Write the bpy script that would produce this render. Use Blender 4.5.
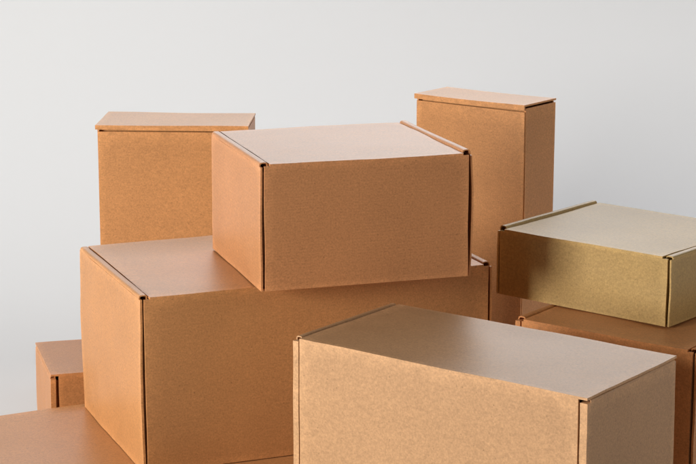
import bpy, bmesh, math, random
from mathutils import Vector, noise, Matrix

C = bpy.context.scene
COL = C.collection
for o in list(bpy.data.objects):
    bpy.data.objects.remove(o)

# ------------------------------------------------------------------ camera
CAM_Z = 1.0177
cam_d = bpy.data.cameras.new('camera')
cam = bpy.data.objects.new('camera', cam_d)
COL.objects.link(cam)
cam.location = (0, 0, CAM_Z)
cam.rotation_euler = (math.radians(90 - 12.553), 0, math.radians(0.0))
cam_d.sensor_width = 36
cam_d.lens = 1953.13 / 696 * 36
cam_d.clip_start = 0.05
cam_d.clip_end = 60
C.camera = cam

# ------------------------------------------------------------------ world
world = bpy.data.worlds.new('World')
C.world = world
world.use_nodes = True
bg = world.node_tree.nodes['Background']
bg.inputs['Color'].default_value = (1.0, 0.97, 0.95, 1)
bg.inputs['Strength'].default_value = 0.06


# ------------------------------------------------------------------ lamps
def area(name, loc, target, sx, sy, power, color, spread=180):
    d = bpy.data.lights.new(name, 'AREA')
    d.shape = 'RECTANGLE'
    d.size, d.size_y = sx, sy
    d.energy = power
    d.spread = math.radians(spread)
    d.color = color
    o = bpy.data.objects.new(name, d)
    COL.objects.link(o)
    o.location = loc
    o.rotation_euler = (Vector(target) - Vector(loc)).to_track_quat('-Z', 'Y').to_euler()
    return o


area('key_softbox', (-2.6, 0.85, 1.02), (0.0, 2.65, 0.33), 1.4, 0.9, 125, (1.0, 0.965, 0.90))
area('fill_softbox', (2.8, 2.4, 0.85), (0.3, 2.7, 0.35), 1.0, 1.0, 17, (1.0, 0.91, 0.80))
area('backdrop_softbox', (0.45, 3.65, 3.1), (0.45, 4.3, 0.0), 4.5, 0.7, 13.2, (0.93, 0.96, 1.0), 80)
area('rear_softbox', (0.15, 4.25, 1.08), (0.0, 2.6, 0.42), 2.4, 0.55, 2.25, (1.0, 0.965, 0.94), 60)

# ------------------------------------------------------------------ exposure
C.view_settings.view_transform = 'Standard'
C.view_settings.look = 'None'
C.view_settings.exposure = 0
C.view_settings.gamma = 1
C.cycles.use_denoising = True
C.cycles.max_bounces = 10
C.cycles.diffuse_bounces = 6


# ------------------------------------------------------------------ materials
def kraft(name, color, flute='yz', rough=0.40, flute_amt=1.0):
    """kraft board: fibre flecks, cloudy mottling, faint flute lines, slight sheen"""
    m = bpy.data.materials.new(name)
    m.use_nodes = True
    nt = m.node_tree
    N, L = nt.nodes, nt.links
    bs = N['Principled BSDF']
    tc = N.new('ShaderNodeTexCoord')
    oi = N.new('ShaderNodeObjectInfo')
    off = N.new('ShaderNodeVectorMath'); off.operation = 'SCALE'
    off.inputs[0].default_value = (7.3, 3.1, 5.7)
    L.new(oi.outputs['Random'], off.inputs['Scale'])
    add = N.new('ShaderNodeVectorMath'); add.operation = 'ADD'
    L.new(tc.outputs['Object'], add.inputs[0]); L.new(off.outputs[0], add.inputs[1])

    def nz(scale, detail, rgh, stretch=(1, 1, 1)):
        mp = N.new('ShaderNodeMapping'); mp.inputs['Scale'].default_value = stretch
        L.new(add.outputs[0], mp.inputs['Vector'])
        n = N.new('ShaderNodeTexNoise')
        n.inputs['Scale'].default_value = scale
        n.inputs['Detail'].default_value = detail
        n.inputs['Roughness'].default_value = rgh
        L.new(mp.outputs[0], n.inputs['Vector'])
        return n.outputs['Fac']

    def ramp(src, a, b, lo, hi):
        r = N.new('ShaderNodeMapRange')
        r.inputs['From Min'].default_value = a; r.inputs['From Max'].default_value = b
        r.inputs['To Min'].default_value = lo; r.inputs['To Max'].default_value = hi
        L.new(src, r.inputs['Value'])
        return r.outputs['Result']

    def mul(a, b):
        k = N.new('ShaderNodeMath'); k.operation = 'MULTIPLY'
        L.new(a, k.inputs[0]); L.new(b, k.inputs[1])
        return k.outputs[0]

    fine = nz(420, 4, 0.65)                       # fibre grain
    mid = nz(190, 3, 0.6, (0.7, 1.0, 1.3))        # 5-10 mm clouds
    big = nz(9, 2, 0.5)                           # broad tone drift
    fleck = nz(300, 1, 0.5, (0.7, 1.0, 1.2))     # separate dark fibres
    v = mul(ramp(fine, 0.3, 0.7, 0.82, 1.18), ramp(mid, 0.3, 0.7, 0.935, 1.065))
    v = mul(v, ramp(big, 0.3, 0.7, 0.95, 1.05))
    v = mul(v, ramp(fleck, 0.26, 0.36, 0.84, 1.0))
    vo = N.new('ShaderNodeTexVoronoi')            # sparse specks in the pulp
    vo.inputs['Scale'].default_value = 75
    L.new(add.outputs[0], vo.inputs['Vector'])
    v = mul(v, ramp(vo.outputs['Distance'], 0.05, 0.09, 0.72, 1.0))
    ge = N.new('ShaderNodeNewGeometry')           # rubbed, paler folds and edges
    wear = mul(ramp(ge.outputs['Pointiness'], 0.53, 0.62, 0.0, 1.0), ramp(nz(60, 3, 0.6), 0.3, 0.7, 0.15, 1.0))
    v = mul(v, ramp(wear, 0.0, 1.0, 1.0, 1.4))
    sc_ = N.new('ShaderNodeTexVoronoi')           # a few pale rubs and nicks
    sc_.inputs['Scale'].default_value = 13
    mp2 = N.new('ShaderNodeMapping'); mp2.inputs['Scale'].default_value = (0.55, 1.4, 1.4)
    mp2.inputs['Rotation'].default_value = (0.3, 0.5, 0.4)
    L.new(add.outputs[0], mp2.inputs['Vector']); L.new(mp2.outputs[0], sc_.inputs['Vector'])
    v = mul(v, ramp(mul(ramp(sc_.outputs['Distance'], 0.02, 0.05, 1.0, 0.0), ramp(fine, 0.4, 0.6, 0.2, 1.0)), 0, 1, 1.0, 1.3))
    # flute lines
    sep = N.new('ShaderNodeSeparateXYZ')
    L.new(tc.outputs['Object'], sep.inputs[0])
    if flute == 'yz':
        s = N.new('ShaderNodeMath'); s.operation = 'ADD'
        L.new(sep.outputs['Y'], s.inputs[0]); L.new(sep.outputs['Z'], s.inputs[1])
        co = s.outputs[0]
    elif flute == 'x':
        co = sep.outputs['X']
    else:
        co = sep.outputs['Z']
    wob = N.new('ShaderNodeMath'); wob.operation = 'MULTIPLY_ADD'
    L.new(nz(22, 2, 0.5), wob.inputs[0]); wob.inputs[1].default_value = 0.0035
    L.new(co, wob.inputs[2])
    fr = N.new('ShaderNodeMath'); fr.operation = 'MULTIPLY'
    L.new(wob.outputs[0], fr.inputs[0]); fr.inputs[1].default_value = 2 * math.pi / 0.0042
    sn = N.new('ShaderNodeMath'); sn.operation = 'SINE'
    L.new(fr.outputs[0], sn.inputs[0])
    patch = ramp(nz(14, 2, 0.5), 0.35, 0.7, 0.2, 1.0)      # lines come and go
    wave = mul(sn.outputs[0], patch)
    v = mul(v, ramp(wave, -1, 1, 1 - 0.035 * flute_amt, 1 + 0.035 * flute_amt))
    mx = N.new('ShaderNodeVectorMath'); mx.operation = 'SCALE'
    mx.inputs[0].default_value = color
    L.new(v, mx.inputs['Scale'])
    L.new(mx.outputs[0], bs.inputs['Base Color'])
    L.new(ramp(mid, 0.3, 0.7, rough - 0.012, rough + 0.015), bs.inputs['Roughness'])
    bs.inputs['Specular IOR Level'].default_value = 0.25
    hs = N.new('ShaderNodeMath'); hs.operation = 'MULTIPLY_ADD'
    L.new(wave, hs.inputs[0]); hs.inputs[1].default_value = 0.22 * flute_amt
    L.new(ramp(fine, 0.2, 0.8, 0.0, 1.0), hs.inputs[2])
    bp = N.new('ShaderNodeBump')
    bp.inputs['Strength'].default_value = 0.11
    bp.inputs['Distance'].default_value = 0.0004
    L.new(hs.outputs[0], bp.inputs['Height'])
    L.new(bp.outputs[0], bs.inputs['Normal'])
    return m


def backdrop_material():
    m = bpy.data.materials.new('white_paper_sweep')
    m.use_nodes = True
    nt = m.node_tree
    bs = nt.nodes['Principled BSDF']
    n = nt.nodes.new('ShaderNodeTexNoise'); n.inputs['Scale'].default_value = 0.8
    tc = nt.nodes.new('ShaderNodeTexCoord')
    nt.links.new(tc.outputs['Object'], n.inputs['Vector'])
    r = nt.nodes.new('ShaderNodeValToRGB')
    r.color_ramp.elements[0].color = (0.755, 0.765, 0.78, 1)
    r.color_ramp.elements[1].color = (0.78, 0.785, 0.795, 1)
    nt.links.new(n.outputs['Fac'], r.inputs[0])
    nt.links.new(r.outputs[0], bs.inputs['Base Color'])
    bs.inputs['Roughness'].default_value = 0.9
    bs.inputs['Specular IOR Level'].default_value = 0.1
    return m


TAN = (0.525, 0.25, 0.096)
MATS = {}


def mats(key, color, **kw):
    MATS[key] = {k: kraft('kraft_%s_%s' % (key, k), color, k, **kw) for k in ('yz', 'x', 'z')}
    return MATS[key]


mats('tan', TAN, flute_amt=0.35)
mats('brown', (0.52, 0.23, 0.085), flute_amt=0.4)
mats('russet', (0.515, 0.235, 0.10), flute_amt=1.0)
mats('pale', (0.475, 0.272, 0.138), flute_amt=0.15)
mats('olive', (0.44, 0.295, 0.115), flute_amt=0.15)

# ------------------------------------------------------------------ geometry helpers
def finish(name, bm, mat, parent):
    bmesh.ops.recalc_face_normals(bm, faces=bm.faces)
    for f in bm.faces:
        f.smooth = True
    for e in bm.edges:
        if e.calc_face_angle(0) > 0.75:
            e.smooth = False
    me = bpy.data.meshes.new(name)
    bm.to_mesh(me); bm.free()
    me.materials.append(mat)
    o = bpy.data.objects.new(name, me)
    COL.objects.link(o)
    if parent:
        o.parent = parent
    w = o.modifiers.new('normals', 'WEIGHTED_NORMAL')
    w.weight = 80
    w.keep_sharp = True
    return o


def slab(name, lo, hi, mat, parent, bev=0.0007, folds=(), corners=(), skip=None, warp=None, cuts=18):
    """board from lo to hi; folds/corners = [(predicate(mid, direction), radius)] rounded wider; warp(co) bends it"""
    bm = bmesh.new()
    vs = [bm.verts.new((x, y, z)) for x in (lo[0], hi[0]) for y in (lo[1], hi[1]) for z in (lo[2], hi[2])]
    for q in ((0, 1, 3, 2), (4, 6, 7, 5), (0, 4, 5, 1), (2, 3, 7, 6), (0, 2, 6, 4), (1, 5, 7, 3)):
        bm.faces.new([vs[i] for i in q])
    c = (Vector(lo) + Vector(hi)) / 2

    def info(e):
        m = (e.verts[0].co + e.verts[1].co) / 2 - c
        d = e.verts[1].co - e.verts[0].co
        ax = max(range(3), key=lambda i: abs(d[i]))
        s = tuple(0 if i == ax else (1 if m[i] > 0 else -1) for i in range(3))
        return s
    done = []
    for key, rad in list(folds) + list(corners):
        es = [e for e in bm.edges if len(e.link_faces) == 2 and info(e) == key and e.calc_length() > 1e-5]
        es = [e for e in es if e.calc_face_angle(0) > 1.2]
        if es:
            bmesh.ops.bevel(bm, geom=es, offset=rad, segments=5, profile=0.5, affect='EDGES', clamp_overlap=True)
    es = [e for e in bm.edges if e.calc_face_angle(0) > 0.9 and not (skip and skip((e.verts[0].co + e.verts[1].co) / 2))]
    bmesh.ops.bevel(bm, geom=es, offset=bev, segments=2, profile=0.5, affect='EDGES', clamp_overlap=True)
    ext = [hi[i] - lo[i] for i in range(3)]
    for ax in range(3):
        if ext[ax] < 0.02:
            continue
        n = cuts
        nrm = Vector((0, 0, 0)); nrm[ax] = 1
        for k in range(1, n):
            p = Vector(lo); p[ax] += ext[ax] * k / n
            bmesh.ops.bisect_plane(bm, geom=bm.verts[:] + bm.edges[:] + bm.faces[:], plane_co=p, plane_no=nrm)
    if warp:
        for v in bm.verts:
            v.co += Vector(warp(v.co.copy()))
    return finish(name, bm, mat, parent)


def roll(name, x_out, x_in, y0, y1, z_base, rise, mat, parent, th=0.0016, warp=None):
    """rolled-over top of a double side wall: open half tube running front to back"""
    bm = bmesh.new()
    n, ny = 12, 14
    cx, rx = (x_out + x_in) / 2, (x_in - x_out) / 2
    sg = 1 if rx > 0 else -1
    rings = []
    for k in range(ny + 1):
        y = y0 + (y1 - y0) * k / ny
        out, inn = [], []
        prof = [math.pi * i / n for i in range(n + 1)]

        def sq(v, p):
            return math.copysign(abs(v) ** p, v)
        for a in prof:
            ca, sa = sq(math.cos(a), 0.62), sq(math.sin(a), 0.62)
            out.append(Vector((cx - rx * ca, y, z_base + rise * sa)))
            inn.append(Vector((cx - (rx - sg * th) * ca, y, z_base + (rise - th) * sa)))
        out.append(Vector((x_in, y, z_base - 0.006)))
        inn.append(Vector((x_in - sg * th, y, z_base - 0.006)))
        ring = out + inn[::-1]
        if warp:
            ring = [p + Vector(warp(p)) for p in ring]
        rings.append([bm.verts.new(p) for p in ring])
    m = len(rings[0])
    for a, b in zip(rings, rings[1:]):
        for i in range(m):
            bm.faces.new((a[i], a[(i + 1) % m], b[(i + 1) % m], b[i]))
    h = m // 2
    for ring in (rings[0], rings[-1]):
        for i in range(h - 1):
            bm.faces.new((ring[i], ring[i + 1], ring[m - 2 - i], ring[m - 1 - i]))
    return finish(name, bm, mat, parent)


def waver(seed, amp, freq, axis):
    """slow unevenness of hand-folded board along one axis"""
    def f(co):
        p = co * freq + Vector((seed * 13.7, seed * 5.1, seed * 9.3))
        d = Vector((0, 0, 0))
        d[axis] = noise.noise(p) * amp
        return d
    return f


def bow(axis, amount, a_ax, a0, a1, b_ax=None, b0=0, b1=1):
    """belly: largest in the middle of a (and b), zero at the ends"""
    def f(co):
        s = math.sin(math.pi * min(1, max(0, (co[a_ax] - a0) / (a1 - a0))))
        if b_ax is not None:
            s *= math.sin(math.pi * min(1, max(0, (co[b_ax] - b0) / (b1 - b0))))
        d = Vector((0, 0, 0)); d[axis] = amount * s
        return d
    return f


def mix(*fs):
    return lambda co: sum((f(co) for f in fs), Vector((0, 0, 0)))


def thing(name, label, cat, loc, yaw, group=None):
    o = bpy.data.objects.new(name, None)
    o.empty_display_size = 0.05
    COL.objects.link(o)
    o.location = loc
    o.rotation_euler = (0, 0, yaw)
    o['label'] = label
    o['category'] = cat
    if group:
        o['group'] = group
    return o


GROUP = 'kraft cardboard boxes in the pile'
T = 0.003


def mailer(name, label, x, y, z, yaw, w, d, h, mat='tan', strip=(0.0025, 0.0025), wr=0.012, gap=0.0022,
           rise=(0.002, 0.002), roll_on=(True, True), bows=(0.0012, 0.0012), lid_bow=0.001, seed=1, front_bow=0.0):
    """mailer box seen from its hinge: lid and front panel are one folded sheet between two rolled side walls"""
    M = MATS[mat]
    t = thing(name, label, 'box', (x, y, z), yaw, GROUP)
    lx0 = wr + 0.0012 if roll_on[0] else 0.0
    lx1 = w - wr - 0.0012 if roll_on[1] else w
    fx0, fx1 = strip[0] + gap, w - strip[1] - gap
    wl = mix(waver(seed, 0.0017, 7, 2), waver(seed + 20, 0.0005, 28, 2), bow(2, lid_bow, 0, 0, w, 1, 0, d))
    cut = [((sx, -1, 0), 0.009) for sx, k in ((-1, 0), (1, 1)) if not roll_on[k]]
    slab('lid', (lx0, 0, h - T), (lx1, d, h), M['yz'], t, corners=cut, folds=[((0, -1, 1), 0.0028), ((0, 1, 1), 0.0028)],
         warp=wl, skip=lambda m: m.z < h - T + 0.0002 and m.y < T * 1.2)
    wy, wx = waver(seed + 3, 0.0008, 9, 1), waver(seed + 8, 0.0014, 11, 0)
    wd = waver(seed + 21, 0.0005, 26, 1)
    fb = bow(1, front_bow, 0, 0, w, 2, 0, h)

    def front_warp(co):    # bends freely below, follows the lid at the fold
        k = min(1, max(0, co.z / (h - T)))
        return (wy(co) + wd(co) + fb(co)) * (1 - k ** 4) + wx(co) * (1 - k ** 6) + wl(Vector((co.x, co.y, h - T))) * k ** 3
    slab('front_panel', (fx0, 0, 0.0005), (fx1, T, h - T), M['yz'], t,
         corners=[((-1, 0, -1), 0.004), ((1, 0, -1), 0.006)],
         warp=front_warp,
         skip=lambda m: m.z > h - T - 0.0002)
    for s in (0, 1):
        st = max(strip[s], 0.0025)
        zt = h - 0.004 if roll_on[s] else h - T - 0.0042
        sgn = -1 if s == 0 else 1
        x0, x1 = (0, st) if s == 0 else (w - st, w)
        wp = mix(bow(0, sgn * bows[s], 2, 0, h - 0.004), waver(seed + 5 + s, 0.0010, 8, 0), waver(seed + 15 + s, 0.0006, 30, 0))
        yy = 0.0004 if strip[s] > 0.004 else 0.0015
        sp = slab('side_panel', (x0, yy, 0.0004), (x1, d - 0.001, zt), M['z'], t,
                  folds=[((-1 if s == 0 else 1, -1, 0), min(st * 0.8, 0.002))],
                  corners=[((0, -1, -1), 0.005)], warp=wp,
                  skip=(lambda m: m.z > zt - 0.0002) if roll_on[s] else None)
        if roll_on[s]:
            xo, xi = (0, wr) if s == 0 else (w, w - wr)
            roll('rolled_edge', xo, xi, 0.0075, d - 0.004, zt, 0.004 + rise[s], M['x'], sp,
                 warp=lambda co: Vector((0, 0, noise.noise(co * 9 + Vector((seed, 0, 0))) * 0.0008)))
        else:
            xo, xi = (0, st) if s == 0 else (w, w - st)
            roll('rolled_edge', xo, xi, 0.009, d - 0.004, zt, 0.0035, M['x'], sp, th=0.0012)
        # inner flap behind the corner gap keeps the hollow closed
        ix0, ix1 = (st + 0.0005, 0.03) if s == 0 else (w - 0.03, w - st - 0.0005)
        slab('corner_flap', (ix0, T + 0.009, 0.004), (ix1, T + 0.011, h - 0.012), M['yz'], t, cuts=3)
    slab('back_panel', (0.003, d - T, 0.0005), (w - 0.003, d - 0.0002, h - T - 0.0003), M['yz'], t, cuts=4)
    slab('base_panel', (0.004, T + 0.001, 0.0002), (w - 0.004, d - T - 0.001, T), M['yz'], t, cuts=4)
    return t


def upright(name, label, x, y, z, yaw, w, d, h, mat='tan', lip=0.011, seed=1, over=0.002, slit=(0.0034, 0.0032)):
    """box stood on end: a thin lid with a short lip folded over the front, a dark slit below and beside it"""
    M = MATS[mat]
    t = thing(name, label, 'box', (x, y, z), yaw, GROUP)
    ft = h - lip - 0.0004

    def gape(co):      # the lip is pressed down unevenly: its slit narrows along the front
        k = min(1, max(0, co.x / w))
        return Vector((0, 0, (slit[0] * (1 - k) + slit[1] * k) if co.z < h - T - 0.003 else 0))
    lid = slab('lid', (-over, -T, h - T), (w + over * 0.3, d, h), M['yz'], t, folds=[((0, -1, 1), 0.002)],
               warp=mix(waver(seed, 0.0016, 6, 2), waver(seed + 9, 0.0005, 26, 0)), skip=lambda m: m.z < h - T + 0.0002 and m.y < 0.0006)
    slab('lid_lip', (-over, -T, h - T - lip + 0.0026), (w + over * 0.3, -0.0006, h - T), M['yz'], lid,
         corners=[((1, 0, -1), 0.004), ((-1, 0, -1), 0.002)], warp=mix(waver(seed, 0.0016, 6, 2), waver(seed + 9, 0.0005, 26, 0), gape),
         skip=lambda m: m.z > h - T - 0.0002)
    slab('front_panel', (0.001, 0, 0.0005), (w - 0.001, T, ft), M['yz'], t, warp=mix(waver(seed + 2, 0.0010, 7, 1), waver(seed + 12, 0.0005, 28, 1)))
    for s in (0, 1):
        x0, x1 = (0, T) if s == 0 else (w - T, w)
        slab('side_panel', (x0, T + 0.0003, 0.0004), (x1, d - 0.001, h - T - 0.003), M['z'], t,
             warp=waver(seed + 4 + s, 0.0008, 7, 0), folds=[((-1 if s == 0 else 1, -1, 0), 0.0015)])
    slab('back_panel', (T + 0.0005, d - T, 0.0005), (w - T - 0.0005, d - 0.0003, h - T - 0.001), M['yz'], t, cuts=4)
    slab('inner_flap', (T + 0.001, 0.012, h - 0.07), (w - T - 0.001, 0.014, h - T - 0.004), M['yz'], t, cuts=4)
    slab('base_panel', (T + 0.001, T + 0.001, 0.0002), (w - T - 0.001, d - T - 0.001, T), M['yz'], t, cuts=4)
    return t


# ------------------------------------------------------------------ setting: seamless paper sweep
def sweep():
    bm = bmesh.new()
    prof = [(-1.5, 0), (2, 0), (3.5, 0)]
    R = 1.2
    for i in range(1, 17):
        a = math.pi / 2 * i / 16
        prof.append((3.5 + R * math.sin(a), R - R * math.cos(a)))
    prof.append((3.5 + R, 4.5))
    xs = [-5, -2.5, 0, 2.5, 5]
    grid = [[bm.verts.new((x, y, z)) for x in xs] for y, z in prof]
    for a, b in zip(grid, grid[1:]):
        for i in range(len(xs) - 1):
            bm.faces.new((a[i], a[i + 1], b[i + 1], b[i]))
    for f in bm.faces:
        f.smooth = True
    me = bpy.data.meshes.new('backdrop')
    bm.to_mesh(me); bm.free()
    me.materials.append(backdrop_material())
    o = bpy.data.objects.new('backdrop', me)
    COL.objects.link(o)
    o['kind'] = 'structure'
    o['label'] = 'plain pale grey seamless paper sweep behind the boxes'
    return o


sweep()

# ------------------------------------------------------------------ the boxes
def lo(zcam, h):
    return zcam + CAM_Z - h


Z0 = 0.0
# wide flat box at the bottom left, everything of the left stack rests on it
ux, uy = math.cos(0.4464), math.sin(0.4464)
dI, wI = 0.466, 0.86
bx, by = -0.5 - 0.6 * uy, 2.118 + 0.6 * ux       # its back left corner
mailer('cardboard_box', 'wide flat box lowest at left, under the big box, only its top visible', bx + dI * uy, by - dI * ux, 0,
       0.4464, wI, dI, 0.12, 'tan', lid_bow=0.0, seed=11)
# big box of the left stack
zB = 0.12 + 0.0006
mailer('cardboard_box', 'big box in the left stack carrying another box on its top', -0.2762, 2.5148, zB, 0.3816,
       0.519, 0.3245, 0.2475, 'tan', strip=(0.003, 0.003), rise=(0.001, 0.003), bows=(0.002, 0.001),
       lid_bow=0.0, seed=2)
# middle box on top of it
mailer('cardboard_box', 'topmost box of the left stack, its front overhanging the big box', -0.1155, 2.540,
       zB + 0.2475 + 0.0012, 0.3086, 0.300, 0.2733, 0.1738, 'russet', strip=(0.0025, 0.0025), gap=0.0026,
       rise=(0.0015, 0.0035), bows=(0.001, 0.003), lid_bow=0.001, seed=3)
# front right box
hA = CAM_Z - 0.6575
mailer('cardboard_box', 'large pale box nearest the camera at lower right with a brown sheen on top', -0.069, 2.3477, 0, -0.6419,
       0.4211, 0.214, hA, 'pale', strip=(0.0085, 0.0095), gap=0.0022, wr=0.0095, roll_on=(True, False), rise=(0.0012, 0),
       bows=(0.0005, 0.0015), lid_bow=0.003, seed=4)
# right stack
hG = CAM_Z - 0.7187
mailer('cardboard_box', 'reddish brown box at the right edge underneath the olive box', 0.237, 2.6698, 0, -0.6462,
       0.2832, 0.36, hG, 'brown', strip=(0.008, 0.003), rise=(0.001, 0.001), lid_bow=0.0, seed=5)
mailer('cardboard_box', 'low olive coloured box resting on the reddish brown box at right', 0.2192, 2.8023, hG + 0.0012, -0.7027,
       0.2939, 0.2522, 0.0995, 'olive', strip=(0.003, 0.0025), rise=(0.0035, 0.0), bows=(0.001, 0.001), lid_bow=0.0, seed=6)
# rear boxes
upright('cardboard_box', 'upright box standing behind the big box at upper left', -0.4184 + 0.003, 3.1895, 0, -0.0412,
        0.2508, 0.1361, CAM_Z - 0.5287, 'tan', seed=7, slit=(0.0042, 0.0018))
upright('cardboard_box', 'tall narrow upright box with the highest top, behind the olive box', 0.116, 3.292, 0, -0.6585,
        0.2189, 0.0948, CAM_Z - 0.4912, 'tan', lip=0.0115, seed=8, over=0.002)
mailer('cardboard_box', 'small box mostly hidden behind the lower left of the big box', -0.4536, 2.8626, 0, 0.2778,
       0.25, 0.1903, CAM_Z - 0.8615, 'brown', strip=(0.008, 0.008), gap=0.004, roll_on=(False, False), bows=(0.001, 0.001), seed=9)
